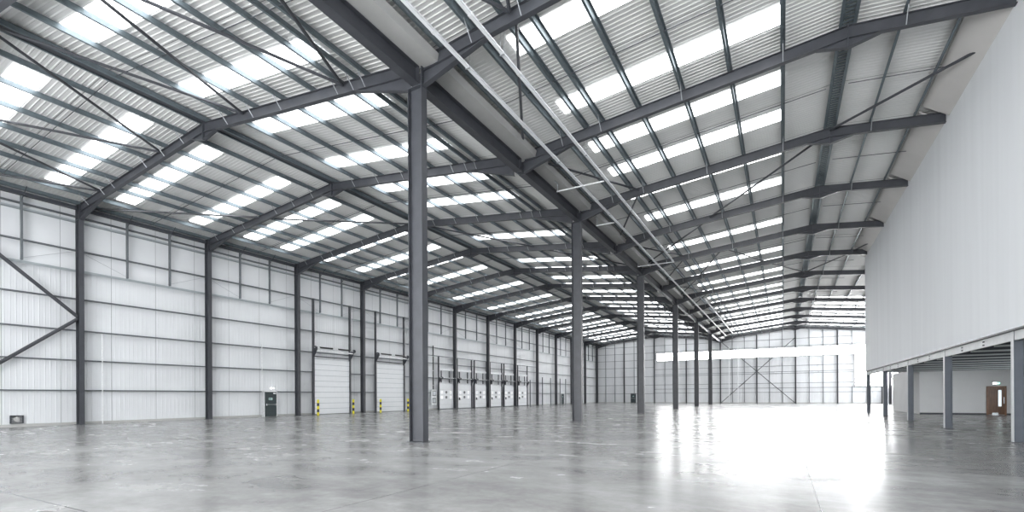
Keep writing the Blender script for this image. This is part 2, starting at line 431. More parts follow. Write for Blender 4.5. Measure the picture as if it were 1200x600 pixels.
# purlin lines: Zed sections the length of the hall
def purlin(x, lab, grp, flip=1, m=None, y1=None):
    bm = BM(); z = zr(x) + 0.0; t = 0.008; h = 0.245; w = 0.08 * flip
    zt = z + 0.012
    add_box(bm, x - t / 2, x + t / 2, YN, y1 or YB - 0.15, zt, zt + h)
    add_box(bm, min(x, x + w), max(x, x + w), YN, y1 or YB - 0.15, zt, zt + t)
    add_box(bm, min(x, x - w), max(x, x - w), YN, y1 or YB - 0.15, zt + h - t, zt + h)
    add_box(bm, x + w - t / 2, x + w + t / 2, YN, y1 or YB - 0.15, zt, zt + 0.025)
    o = obj('purlin', bm, m or M_GALV); tag(o, lab, 'purlin', grp)
for i, x in enumerate(PUR_L1): purlin(x, f'galvanised roof purlin, {ORD[i]} line from the left wall towards the left ridge', 'purlins rising from the left wall', 1)
for i, x in enumerate(PUR_L2): purlin(x, f'galvanised roof purlin, {ORD[i]} line from the left ridge towards the middle columns', 'purlins falling to the middle columns', 1)
for i, x in enumerate(PUR_R1): purlin(x, f'galvanised roof purlin, {ORD[i]} line from the middle columns towards the right ridge', 'purlins rising from the middle columns', -1)
for i, x in enumerate(PUR_R2): purlin(x, f'galvanised roof purlin, {ORD[i]} line from the right ridge towards the white wall', 'purlins beyond the right ridge', -1, None, None)
# ridge trays between the twin ridge purlins
for nm, xc in (('left', XRL), ('right', XRR)):
    bm = BM(); 
    y = YN
    if nm == 'left': add_box(bm, xc - 0.17, xc + 0.17, YN, YB - 0.5, zr(xc) + 0.05, zr(xc) + 0.07)
    else:
        while y < YB - 0.6:
            add_box(bm, xc - 0.17, xc + 0.17, y, y + 0.11, zr(xc) + 0.085, zr(xc) + 0.11); y += 0.2
    add_box(bm, xc - 0.19, xc - 0.17, YN, YB - 0.5, zr(xc) + 0.04, zr(xc) + 0.15); add_box(bm, xc + 0.17, xc + 0.19, YN, YB - 0.5, zr(xc) + 0.04, zr(xc) + 0.15)
    o = obj('ridge_tray', bm, M_GALV if nm == 'right' else M_STEELD); tag(o, ('dark closed' if nm == 'left' else 'slatted metal') + f' ridge tray between the twin purlins of the {nm} roof ridge', 'tray')
# eaves beams along the left wall
for n in range(-2, 12):
    y0, y1 = max(FY(n), YN) + 0.14, FY(n + 1) - 0.14
    bm = BM(); add_box(bm, -37.95, -37.72, y0, y1, 13.16, 13.36)
    o = obj('eaves_beam', bm, M_STEELD); tag(o, f'dark eaves beam at the top of the left wall, {ORD[n + 2]} bay from the camera', 'beam', 'eaves beams')

# rooflights
OFFS = {-1: (1.7, 5.6), 0: (1.2, 5.45), 1: (1.7, 4.8), 2: (0.85, 5.2)}
RL = [('left span, left wall side', -36.0, -26.65), ('left span, middle column side', -22.45, -14.45), ('right span, middle column side', -8.35, 0.02), ('right span, far side of ridge', 4.1, 14.2)]
for si, (desc, xa, xb) in enumerate(RL):
    q = 0
    for n in range(-2, 12):
        if si == 3 and n < 8: continue
        for o_ in OFFS.get(n, (1.0, 5.4)):
            y0 = FY(n) + o_
            bm = BM()
            zb = SHEET - 0.018
            add_prism(bm, [(xa, zr(xa) + zb), (xb, zr(xb) + zb), (xb, zr(xb) + zb + 0.012), (xa, zr(xa) + zb + 0.012)], y0, y0 + 1.0, 'y')
            # shallow ribs of the profiled rooflight
            o = obj('rooflight', bm, M_ROOFL)
            tag(o, f'bright translucent rooflight strip, {desc}, {ORD[q]} from the camera', 'rooflight', f'rooflights of the {desc}')
            q += 1
# sag rods at mid bay
SRD = [('from the left wall', -37.9, XRL - .3), ('left of the middle columns', XRL + .3, XV - .6), ('right of the middle columns', XV + .95, XRR - .4), ('beyond the right ridge', XRR + .4, 6.0)]
for si, (desc, xa, xb) in enumerate(SRD):
    for n in range(-1, 12):
        ym = (FY(n) + FY(n + 1)) / 2 + 0.15
        bm = BM(); add_tube(bm, (xa, ym, zr(xa) + 0.1), (xb, ym, zr(xb) + 0.1), 0.018, 6)
        o = obj('sag_rod', bm, M_STEELD); tag(o, f'thin dark sag rod across the purlins {desc}, {ORD[n + 1]} bay', 'rod', f'sag rods {desc}')

# roof bracing tubes
BR = []
def br(xa, na, xb, nb, why): BR.append((xa, na, xb, nb, why))
for a, b, w in ((-37.7, -34.6, 'beside the eaves'), (-31.6, -34.6, 'second from the left wall'), (-31.6, -28.1, 'third from the left wall'), (-24.4, -28.1, 'just left of the ridge'),
                (-24.4, -21.2, 'just right of the left ridge'), (-18.1, -21.2, 'second right of the left ridge'), (-18.1, -14.9, 'third right of the left ridge'), (-11.5, -14.9, 'beside the valley beam'),
                (-11.0, -7.5, 'over the cable trays'), (-4.4, -7.5, 'right of the cable trays')):
    br(a, -1, b, 0, 'round grey roof brace in the bay nearest the camera, ' + w)
for a, na, b, nb, w in ((-37.7, 0, -31.4, 1, 'rising from the first left wall column'), (-31.4, 1, -24.6, 2, 'reaching the left ridge'), (-24.2, 2, -18.1, 3, 'falling right from the left ridge'), (-18.1, 3, -11.6, 4, 'reaching the middle column row'),
                        (6.5, 1.34, 2.1, 2, 'from the white wall to the right ridge'), (2.1, 2, -4.4, 3, 'falling left from the right ridge'), (-4.4, 3, -11.0, 4, 'reaching the valley from the right'),
                        (-4.4, 4, -1.4, 5, 'above the mid hall, lower half'), (-1.4, 5, 2.1, 6, 'above the mid hall, reaching the ridge'), (-4.4, 4, -7.4, 5, 'above the mid hall, going towards the valley'), (-7.4, 5, -11.0, 6, 'above the mid hall, meeting the valley'),
                        (2.1, 6, 5.5, 5, 'right of the ridge above the mid hall'), (5.5, 5, 6.5, 4.62, 'ending at the far end of the white wall')):
    br(a, na, b, nb, 'long slanting roof brace ' + w)
pts = [(-7.4 if i % 2 == 0 else -11.0, i) for i in range(0, 12)]
for i, (p, q) in enumerate(zip(pts, pts[1:])):
    br(p[0], p[1], q[0], q[1], f'short zigzag roof brace beside the valley, {ORD[i]} from the camera')
for i, (a, b) in enumerate(((-37.7, -34.6), (-31.6, -34.6), (-31.6, -28.1), (-24.4, -28.1), (-24.4, -21.2), (-18.1, -21.2), (-18.1, -14.9), (-11.5, -14.9), (-4.4, -1.2), (2.1, -1.2), (2.1, 5.5), (8.9, 5.5), (8.9, 12.2))):
    br(a, 12, b, 11, f'thin roof brace in the bay before the far wall, {ORD[i]} from its left end')
def FYf(n):
    k = int(math.floor(n)); f = n - k
    return FY(k) if f == 0 else FY(k) * (1 - f) + FY(k + 1) * f
for xa, na, xb, nb, lab in BR:
    ya, yb = FYf(na), FYf(nb); s = 1 if yb > ya else -1
    if xa != 6.5: ya += s * 0.12
    if xb != 6.5: yb -= s * 0.12
    A, B = Vector((xa, ya, zr(xa) - 0.14)), Vector((xb, yb, zr(xb) - 0.14))
    bm = BM(); d = (B - A).normalized(); add_tube(bm, A, B, 0.057, 10)
    t = tag(obj('brace_tube', bm, M_STEEL, smooth=False), lab, 'brace', 'round tube roof braces')
    bm = BM()
    for P, sgn in ((A, 1), (B, -1)):
        add_tube(bm, P + d * 0.02 * sgn, P + d * 0.22 * sgn, 0.064, 8)
    obj('end_sleeve', bm, M_STEELD, t)

# wall braces of the first bay, left
for za, zb, w in ((0.15, 6.45, 'lower'), (13.1, 6.6, 'upper')):
    bm = BM(); add_tube(bm, (-37.7, FY(-1) + 0.1, za), (-37.7, FY(0) - 0.14, zb), 0.1, 12)
    o = obj('wall_brace', bm, M_STEEL, smooth=False); tag(o, f'{w} sloping tube brace meeting the first left wall column', 'brace')

# ------------------------------------------------------------------ left wall: rails, posts, doors
LEVEL = [(31.0, 35.2), (38.9, 43.2)]
DOCK = [(49.75, 53.0 - 0.1), (53.75, 57.1), (57.9, 61.05), (62.1, 65.45), (66.25, 69.4), (70.75, 74.05)]
PDOOR = [(26.0, 27.25), (88.7, 90.3)]
def segs(z, y0, y1):
    cuts = []
    if z < 5.3: cuts += [(a - 0.12, b + 0.12) for a, b in LEVEL]
    if z < 3.4: cuts += [(a - 0.1, b + 0.1) for a, b in DOCK]
    if z < 2.25: cuts += [(a - 0.1, b + 0.1) for a, b in PDOOR]
    cuts.sort(); out = []; y = y0
    for a, b in cuts:
        if a > y: out.append((y, a))
        y = max(y, b)
    if y < y1: out.append((y, y1))
    return [s for s in out if s[1] - s[0] > 0.3]
RZ = [(2.1, 'lowest'), (3.95, 'second lowest'), (5.78, 'third lowest'), (7.72, 'fourth lowest'), (9.42, 'ledge height'), (10.7, 'sixth from the floor'), (12.42, 'second highest'), (12.78, 'highest')]
for z, w in RZ:
    ss = segs(z, YN, YB - 0.2)
    for k, (a, b) in enumerate(ss):
        bm = BM(); m = M_LEDGE if z in (9.42, 12.42) else M_RAIL
        if z == 9.42: add_box(bm, XWALL + 0.02, -37.96, a, b, z, z + 0.02); add_box(bm, -37.98, -37.96, a, b, z - 0.07, z + 0.08)
        elif z == 12.42: add_box(bm, XWALL + 0.0, -37.96, a, b, z, z + 0.02); add_box(bm, -37.98, -37.96, a, b, z, z + 0.10)
        else:
            add_box(bm, XWALL + 0.015, -37.965, a, b, z - 0.035, z - 0.027); add_box(bm, XWALL + 0.015, -37.965, a, b, z + 0.027, z + 0.035)
            add_box(bm, -37.975, -37.965, a, b, z - 0.035, z + 0.035)
        lab = f'horizontal rail on the left wall, {w} line' + (f', {ORD[k]} length from the camera' if len(ss) > 1 else '')
        o = obj('wall_rail', bm, m); tag(o, lab, 'rail', 'rails along the left wall')
# upper posts, two per bay, and stay rods
q = 0
for n in range(-1, 12):
    for f in (1 / 3, 2 / 3):
        y = FY(n) * (1 - f) + FY(n + 1) * f
        zb = 9.5 if not (5 <= n < 8) else 9.5
        bm = BM(); add_box(bm, -37.955, -37.80, y - 0.045, y + 0.045, zb, 13.15)
        o = obj('wall_post', bm, M_RAIL)
        tag(o, f'slim dark post high on the left wall, {ORD[q]} from the camera', 'post', 'slim posts high on the left wall')
        bm = BM(); add_tube(bm, (-37.80, y, 12.9), (-37.1, y, zr(-37.1) + 0.02), 0.02, 6); obj('knee_rod', bm, M_STEELD, o)
        q += 1
    if n < 8:
        ya, yb = FY(n) + 0.2, FY(n + 1) - 0.2; t = (yb - ya) / 3
        for (pa, pb, w) in (((ya, 10.6), (ya + t, 9.6), 'near'), ((yb, 10.6), (yb - t, 9.6), 'far')):
            bm = BM(); add_tube(bm, (-37.99, pa[0], pa[1]), (-37.99, pb[0], pb[1]), 0.011, 6)
            o = obj('stay_rod', bm, M_WIRE); tag(o, f'thin pale stay rod above the ledge, {w} end of left wall bay {["nearest the camera","second","third","fourth","fifth","sixth","seventh","eighth","ninth"][n+1]}', 'rod', 'stay rods on the left wall')

# level access doors
def level_door(a, b, labels, idx):
    t = thing('sectional_door', labels, 'door', (-37.9, (a + b) / 2, 0), 'large sectional doors')
    w = (b - a) / 2
    bm = BM(); z = 0.03; k = 10; h = 5.15 / k
    for i in range(k):
        add_box(bm, -0.03, 0.04, -w, w, z + 0.018, z + h - 0.018); z += h
    dp = obj('door_panel', bm, M_DOORW, t)
    bm = BM(); add_box(bm, -0.03, 0.02, -w, w, 0.03, 5.18); obj('joint_strip', bm, M_LEDGE, dp)
    bm = BM(); add_box(bm, -0.02, 0.05, -w, w, 0.0, 0.04); obj('bottom_seal', bm, M_BLK, t)
    for s in (-1, 1):
        bm = BM(); add_box(bm, -0.05, 0.14, s * (w + 0.08) - 0.07, s * (w + 0.08) + 0.07, 0, 10.7); obj('side_post', bm, M_STEEL, t)
        bm = BM(); y = s * (w - 0.12) if s < 0 else s * (w + 0.28)
        add_box(bm, 0.05, 0.08, y - 0.02, y + 0.02, 5.2, 10.3)
        zz = 6.5
        while zz < 10.2: add_box(bm, 0.05, 0.11, y - 0.05, y + 0.05, zz, zz + 0.04); zz += 0.45
        obj('vertical_track', bm, M_GALVL, t)
        bm = BM(); add_prism(bm, [(0.14, 5.3), (0.62, 6.0), (0.62, 6.25), (0.14, 6.25)], s * (w + 0.1) - 0.03, s * (w + 0.1) + 0.03, 'y'); obj('shaft_bracket', bm, M_STEEL, t)
        bm = BM(); add_tube(bm, (0.5, s * (w + 0.22) - 0.05, 6.15), (0.5, s * (w + 0.22) + 0.05, 6.15), 0.17, 16); obj('cable_drum', bm, M_STEELD, t)
        bm = BM(); add_tube(bm, (0.5, s * 0.35, 6.2), (0.5, s * (w - 0.3), 6.2), 0.075, 12); obj('torsion_spring', bm, M_BLK, t)
    bm = BM(); add_tube(bm, (0.5, -w - 0.3, 6.15), (0.5, w + 0.3, 6.15), 0.03, 8); add_box(bm, 0.44, 0.5, -w - 0.1, w + 0.1, 5.85, 5.97); obj('spring_shaft', bm, M_GALVL, t)
    bm = BM(); add_box(bm, -0.05, 0.1, -w, w, 5.36, 5.44); obj('lintel', bm, M_STEEL, t)
level_door(*LEVEL[0], 'tall white sectional door between yellow bollards, nearer the camera', 0)
level_door(*LEVEL[1], 'tall white sectional door between yellow bollards, farther down the left wall', 1)
# rails fill between door head and springs
for i, (x, y, w) in enumerate(((-35.9, 29.8, 'left of the nearer tall door'), (-36.2, 34.15, 'right of the nearer tall door'), (-36.0, 37.6, 'left of the farther tall door'), (-36.0, 41.8, 'right of the farther tall door'))):
    t = thing('bollard', f'yellow and black striped bollard standing {w}', 'bollard', (x, y, 0), 'striped bollards')
    for k in range(5):
        bm = BM(); add_tube(bm, (0, 0, 0.02 + k * 0.27), (0, 0, 0.02 + (k + 1) * 0.27), 0.1, 20)
        obj('band', bm, M_YEL if k % 2 == 0 else M_BLK, t)
    bm = BM(); bmesh.ops.create_uvsphere(bm, u_segments=20, v_segments=8, radius=0.1, matrix=Matrix.Translation((0, 0, 1.37)) @ Matrix.Diagonal((1, 1, 0.4, 1))); obj('cap', bm, M_YEL, t)
    bm = BM(); add_box(bm, -0.15, 0.15, -0.15, 0.15, 0, 0.02); obj('base_plate', bm, M_STEELD, t)

# dock doors
ow = ['first', 'second', 'third', 'fourth', 'fifth', 'sixth']
for i, (a, b) in enumerate(DOCK):
    t = thing('dock_door', f'white dock door with small windows, {ow[i]} along the left wall', 'door', (-37.9, (a + b) / 2, 0), 'dock doors in the left wall')
    w = (b - a) / 2 - 0.04
    bm = BM(); h = 3.25; r = 0.28
    outline = [(-w, 0.1), (w, 0.1)] + [(w - r + r * math.cos(q), h - r + r * math.sin(q)) for q in [math.pi / 2 * j / 5 for j in range(6)]] + \
              [(-w + r + r * math.cos(q), h - r + r * math.sin(q)) for q in [math.pi / 2 + math.pi / 2 * j / 5 for j in range(6)]]
    add_prism(bm, outline, -0.02, 0.04, 'x')
    obj('door_panel', bm, M_DOORW, t)
    bm = BM()
    for zz in (0.6, 1.2, 1.86, 2.5): add_box(bm, 0.04, 0.045, -w, w, zz, zz + 0.015)
    obj('panel_joint', bm, M_GUTTER, t)
    for zz in (1.53, 2.17):
        for yy, m in ((-0.95, M_PANE), (0.0, M_GLASS), (0.95, M_PANE)):
            bm = BM(); add_prism(bm, [(yy + 0.2 * math.copysign(abs(math.cos(q)) ** 0.5, math.cos(q)), zz + 0.17 * math.copysign(abs(math.sin(q)) ** 0.5, math.sin(q))) for q in [2 * math.pi * j / 20 + 0.01 for j in range(20)]], 0.04, 0.06, 'x')
            obj('vision_pane', bm, m, t)
    for s in (-1, 1):
        bm = BM(); add_box(bm, -0.02, 0.16, s * (w + 0.09) - 0.055, s * (w + 0.09) + 0.055, 0.0, 6.65); obj('side_post', bm, M_STEEL, t)
        bm = BM(); add_prism(bm, [(0.16, 3.3), (0.45, 3.85), (0.45, 4.05), (0.16, 4.05)], s * (w + 0.06) - 0.03, s * (w + 0.06) + 0.03, 'y'); obj('shaft_bracket', bm, M_STEEL, t)
        bm = BM(); add_tube(bm, (0.38, s * (w - 0.25) - 0.07, 3.98), (0.38, s * (w - 0.25) + 0.07, 3.98), 0.13, 14); obj('cable_drum', bm, M_STEELD, t)
    bm = BM(); add_tube(bm, (0.38, -w - 0.12, 3.98), (0.38, w + 0.12, 3.98), 0.045, 8); obj('spring_shaft', bm, M_GALVL, t)
    bm = BM(); add_box(bm, 0.0, 0.1, -w + 0.4, -w + 0.55, 3.4, 4.9); add_box(bm, 0.0, 0.1, w - 0.95, w - 0.8, 3.4, 4.9); obj('lift_strut', bm, M_STEELD, t)
    bm = BM(); add_box(bm, -0.02, 0.08, -w, w, 4.95, 5.2); obj('upper_ledge', bm, M_DOORW, t)
    bm = BM(); add_box(bm, 0.0, 0.25, -w - 0.25, w + 0.25, 0.0, 0.1); obj('threshold', bm, M_STEELD, t)
for k, (a, b) in enumerate(((46.0, 52.9), (53.2, 61.1), (61.6, 69.4), (69.9, 77.5))):
    bm = BM(); add_box(bm, -37.95, -37.85, a, b, 6.66, 6.74)
    o = obj('wall_rail', bm, M_RAIL); tag(o, f'dark rail above the dock doors, {ORD[k]} bay along', 'rail', 'rails above the dock doors')
# lower posts beyond the docks
for k, (y, zt) in enumerate(((75.3, 4.4), (80.2, 5.0), (83.8, 5.0), (88.2, 5.0), (91.0, 5.0))):
    bm = BM(); add_box(bm, -37.955, -37.8, y - 0.05, y + 0.05, 0, zt)
    o = obj('wall_post', bm, M_RAIL); tag(o, f'short dark wall post beyond the dock doors, {ORD[k]} along the left wall', 'post', 'short posts beyond the dock doors')

# personnel doors
def steel_door(label, loc, w, axis, group=None, h=2.08):
    """axis 'x': door faces +X ; 'y': faces -Y (towards the camera)"""
    t = thing('fire_exit', label, 'door', loc, group)
    if axis == 'y': t.rotation_euler = (0, 0, -math.pi / 2)
    bm = BM()
    for s in (-1, 1): add_box(bm, -0.02, 0.07, s * (w / 2 + 0.03) - 0.035, s * (w / 2 + 0.03) + 0.035, 0, h + 0.07)
    add_box(bm, -0.02, 0.07, -w / 2 - 0.065, w / 2 + 0.065, h, h + 0.07); obj('door_frame', bm, M_GALVL if axis == 'x' else M_STEELD, t)
    bm = BM(); add_box(bm, 0, 0.05, -w / 2, w / 2, 0.02, h); lf = obj('door_leaf', bm, M_BLACKG, t)
    bm = BM(); add_tube(bm, (0.13, -w / 2 + 0.12, 1.02), (0.13, w / 2 - 0.12, 1.02), 0.022, 8)
    for s in (-1, 1): add_box(bm, 0.05, 0.15, s * (w / 2 - 0.14) - 0.03, s * (w / 2 - 0.14) + 0.03, 0.94, 1.1)
    obj('push_bar', bm, M_CHROME, lf)
    bm = BM(); add_box(bm, 0.05, 0.056, -0.17, 0.17, 1.40, 1.58); obj('sign_plate', bm, M_PLATE, lf)
    bm = BM(); add_box(bm, 0.056, 0.059, -0.13, -0.02, 1.43, 1.55); add_prism(bm, [(0.02, 1.47), (0.08, 1.47), (0.08, 1.435), (0.14, 1.49), (0.08, 1.545), (0.08, 1.51), (0.02, 1.51)], 0.056, 0.059, 'x'); obj('sign_symbol', bm, M_BLACKG, lf)
    bm = BM(); add_box(bm, 0.05, 0.1, w / 2 - 0.35, w / 2 - 0.08, h - 0.16, h - 0.09); obj('door_closer', bm, M_CHROME, lf)
    return t
steel_door('dark green steel exit door with push bar, below a lamp on the left wall', (-37.95, 26.62, 0), 1.12, 'x', 'dark exit doors')
steel_door('small dark exit door far along the left wall past the dock doors', (-37.95, 89.5, 0), 1.5, 'x', 'dark exit doors')
steel_door('small dark exit door in the far wall left of the glazing', (-29.38, 109.72, 0), 1.05, 'y', 'dark exit doors')
t = thing('emergency_light', 'small lit twin lamp above the dark exit door', 'lamp', (-37.94, 26.75, 2.3))
bm = BM(); add_box(bm, 0, 0.08, -0.2, 0.2, 0, 0.06); obj('housing', bm, M_GALVL, t)
for s in (-1, 1):
    bm = BM(); bmesh.ops.create_uvsphere(bm, u_segments=12, v_segments=8, radius=0.06, matrix=Matrix.Translation((0.1, s * 0.12, 0.09))); obj('lamp_head', bm, M_SIGNW, t)

# conduits and wall gear
def conduit(x, y, z0, z1, r, lab, m=M_GALVL):
    bm = BM(); add_tube(bm, (x, y, z0), (x, y, z1), r, 8); o = obj('conduit', bm, m); tag(o, lab, 'pipe')
    bm = BM()
    zz = z0 + 0.5
    while zz < z1: add_box(bm, x - 0.05, x + r + 0.01, y - r - 0.015, y + r + 0.015, zz, zz + 0.04); zz += 1.8
    obj('clip', bm, M_GALVL, o)
conduit(-37.9, 14.9, 0.0, 5.7, 0.03, 'white conduit rising beside the first column on the left wall')
conduit(-37.9, 25.85, 0.0, 6.1, 0.03, 'white conduit rising beside the dark exit door')
conduit(-37.75, 48.5, 2.5, 7.9, 0.07, 'black cable pipe climbing above the white control panels', M_BLK)
conduit(-9.63, 109.2, 0.0, 11.7, 0.06, 'white downpipe on the far wall, left of the pair')
conduit(-7.97, 109.2, 0.0, 11.7, 0.06, 'white downpipe on the far wall, right of the pair')
t = thing('control_panel', 'white control panel with dark screens beside the first dock door', 'panel', (-37.93, 48.75, 0))
bm = BM(); add_box(bm, 0, 0.15, -0.5, 0.5, 0.62, 2.5); obj('cabinet', bm, M_DOORW, t)
for z0 in (0.8, 1.68):
    bm = BM(); add_box(bm, 0.15, 0.165, -0.38, 0.38, z0, z0 + 0.68); fr = obj('hatch', bm, M_GLASS, t)
    bm = BM(); add_box(bm, 0.165, 0.17, -0.28, 0.22, z0 + 0.12, z0 + 0.52); obj('hatch_panel', bm, M_LEDGE, fr)
for i in range(5):
    y = DOCK[i + 1][0] - 0.0
    bm = BM(); add_box(bm, -37.72, -37.6, y + 0.16, y + 0.36, 1.15, 1.5); o = obj('push_button_box', bm, M_STEELD)
    tag(o, f'dark push button box at the near edge of the {ow[i+1]} dock door', 'control box', 'push button boxes')
    bm = BM(); add_tube(bm, (-37.6, y + 0.26, 1.25), (-37.585, y + 0.26, 1.25), 0.03, 10); add_tube(bm, (-37.6, y + 0.26, 1.38), (-37.585, y + 0.26, 1.38), 0.03, 10); obj('button', bm, M_GALVL, o)
t = thing('extract_vent', 'small dark louvred vent low on the left wall beyond the brace', 'vent', (-38.17, 10.95, 0.2))
bm = BM(); add_box(bm, 0, 0.12, -0.28, 0.28, 0, 0.04); add_box(bm, 0, 0.12, -0.28, 0.28, 0.42, 0.46); add_box(bm, 0, 0.12, -0.28, -0.24, 0, 0.46); add_box(bm, 0, 0.12, 0.24, 0.28, 0, 0.46); obj('frame', bm, M_STEELD, t)
bm = BM(); add_tube(bm, (0.02, 0, 0.24), (0.1, 0, 0.24), 0.14, 16); obj('fan_hub', bm, M_GUTTER, t)
bm = BM()
for zz in (0.08, 0.16, 0.24, 0.32, 0.38): add_box(bm, 0.03, 0.06, -0.24, 0.24, zz, zz + 0.02)
obj('louvre', bm, M_BLK, t)

# ------------------------------------------------------------------ far gable steelwork
XG = [-37.9, -31.42, -24.71, -18.02, -11.3, -4.58, 2.12, 8.89, 15.6]
for i, x in enumerate(XG[1:]):
    zt = zr(x) - 0.46
    bm = BM()
    for za, zb in (((0.02, zt),) if x < -24.2 else ((0.02, 9.13 if x < 11 else 3.15), (10.72, zt))): add_ibeam_z(bm, 0, 0, za, zb, 0.22, 0.22, 0.016, 0.012)
    o = thing('gable_post', f'dark steel post on the far wall, {ORD[i]} from its left corner', 'post', (x, 109.62, 0), 'posts of the far wall')
    obj('shaft', bm, M_STEEL, o)
    bm = BM(); add_box(bm, -0.16, 0.16, -0.14, 0.14, 0, 0.02); obj('base_plate', bm, M_STEELD, o)
q = 0
for i in range(8):
    for f in (1 / 3, 2 / 3):
        x = XG[i] * (1 - f) + XG[i + 1] * f
        zt = zr(x) - 0.46
        bm = BM()
        z0 = 0.15
        for za, zb in (((z0, zt),) if x < -24.2 else ((z0, 9.13 if x < 11 else 3.15), (10.72, zt))): add_box(bm, x - 0.045, x + 0.045, 109.7, 109.82, za, zb)
        o = obj('gable_mullion', bm, M_RAIL); tag(o, f'thin mullion on the far wall, {ORD[q]} from its left corner', 'mullion', 'mullions of the far wall'); q += 1
def grail(z, x0, x1, lab, h=0.07):
    bm = BM(); add_box(bm, x0, x1, 109.66, 109.7, z - h / 2, z + h / 2)
    o = obj('wall_rail', bm, M_RAIL); tag(o, lab, 'rail', 'rails of the far wall')
for z, w in ((2.05, 'lowest'), (3.94, 'second lowest'), (5.8, 'third lowest'), (7.8, 'fourth lowest'), (10.97, 'just above window height'), (12.46, 'highest')):
    grail(z, XWALL + 0.05, -24.8, f'horizontal rail on the left part of the far wall, {w}')
grail(9.43, XWALL + 0.05, -24.8, 'horizontal rail on the left part of the far wall, at glazing sill height')
for z, x1, w in ((2.15, 15.5, 'lowest'), (3.0, 15.5, 'second lowest'), (3.93, 11.3, 'third lowest'), (5.82, 11.3, 'lower of the close pair'), (6.16, 11.3, 'upper of the close pair'), (7.29, 11.3, 'nearest below the glazing'), (11.1, 15.5, 'first above the glazing'), (12.5, 15.5, 'highest above the glazing')):
    grail(z, -24.6, x1, f'horizontal rail on the right part of the far wall, {w}')
for (xa, za, xb, zb, lab) in ((-11.15, 0.1, 2.0, 12.6, 'brace rising to the right in the big cross on the far wall'), (2.0, 0.1, -11.15, 12.6, 'brace falling to the right in the big cross on the far wall')):
    bm = BM(); yy = 109.44 + (0.0 if xa < 0 else 0.0)
    m = (Vector((xa, yy, za)) + Vector((xb, yy, zb))) / 2
    add_tube(bm, (xa, 109.48 if xa < 0 else 109.50, za), (xb, 109.48 if xa < 0 else 109.50, zb), 0.06, 8)
    o = obj('wall_brace', bm, M_STEEL); tag(o, lab, 'brace', 'cross braces on the far wall')
# column line on the east wall
for i, n in enumerate((7, 8, 9, 10, 11)):
    bm = BM(); add_ibeam_z(bm, 0, 0, 0.0, 13.0, 0.4, 0.26); t = thing('steel_column', f'steel column on the right-hand wall seen beneath the mezzanine, {ORD[4-i]} from the far corner', 'column', (15.5, FY(n), 0), 'columns of the right-hand wall')
    obj('shaft', bm, M_STEEL, t)
    bm = BM(); add_box(bm, -0.28, 0.28, -0.2, 0.2, 0, 0.02); obj('base_plate', bm, M_STEELD, t)
bm = BM(); add_tube(bm, (15.4, FY(10) + .2, 0.1), (15.4, FY(11) - .2, 6.4), 0.08, 8); o = obj('wall_brace', bm, M_STEEL); tag(o, 'sloping brace on the right-hand wall seen under the mezzanine', 'brace')

# ------------------------------------------------------------------ offices and mezzanine at the right
YM = [22.2, 30.08, 37.85, 46.2, 54.5]
bm = BM(); add_box(bm, XW, XW + 0.15, YN, 54.6, 3.72, zr(XW) + SHEET); struct('wall_right', bm, M_WHITE)
bm = BM(); add_box(bm, XW + 0.15, 16.0, 54.45, 54.6, 3.72, zr(15.5)); struct('wall_right.001', bm, M_WHITE)
bm = BM()
for n in range(-3, 6):
    ya, yb = max(YN, FY(n) + 0.12), min(54.6, FY(n + 1) - 0.45)
    if n == 5: yb = 54.6
    add_prism(bm, [(5.62, zr(5.62) + SHEET - 0.0), (XW, 14.08), (XW, 14.04), (5.58, zr(5.58) + SHEET - 0.05)], ya, yb, 'y')
struct('trim_1', bm, M_SOFFIT, 'pale sloping closer strip between the roof sheets and white wall')
bm = BM(); add_box(bm, XW - 0.01, XW + 0.16, YN, 54.62, 3.67, 3.72); struct('trim_2', bm, M_STEEL)
# deck
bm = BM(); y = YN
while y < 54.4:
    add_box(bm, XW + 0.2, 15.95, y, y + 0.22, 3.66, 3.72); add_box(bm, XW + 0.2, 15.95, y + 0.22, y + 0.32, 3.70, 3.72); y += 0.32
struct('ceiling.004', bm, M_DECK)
bm = BM(); add_box(bm, 9.7, 16.0, 51.0, 51.15, 0, 3.66); struct('wall_office', bm, M_OFFICE)
bm = BM(); add_box(bm, 9.7, 9.85, 51.15, 62.0, 0, 3.66); struct('wall_office.001', bm, M_OFFICE)
bm = BM(); add_box(bm, 9.85, 15.94, 54.6, 62.0, 3.6, 3.7); struct('ceiling.005', bm, M_OFFICE)
bm = BM(); add_box(bm, 9.7, 13.75, 50.97, 51.0, 0, 0.12); add_box(bm, 14.9, 15.9, 50.97, 51.0, 0, 0.12); struct('baseboard_office', bm, M_STEELD)
bm = BM(); add_box(bm, 15.95, 16.07, YN, 51.0, 0, 3.66); struct('wall_right.002', bm, M_OFFICE)
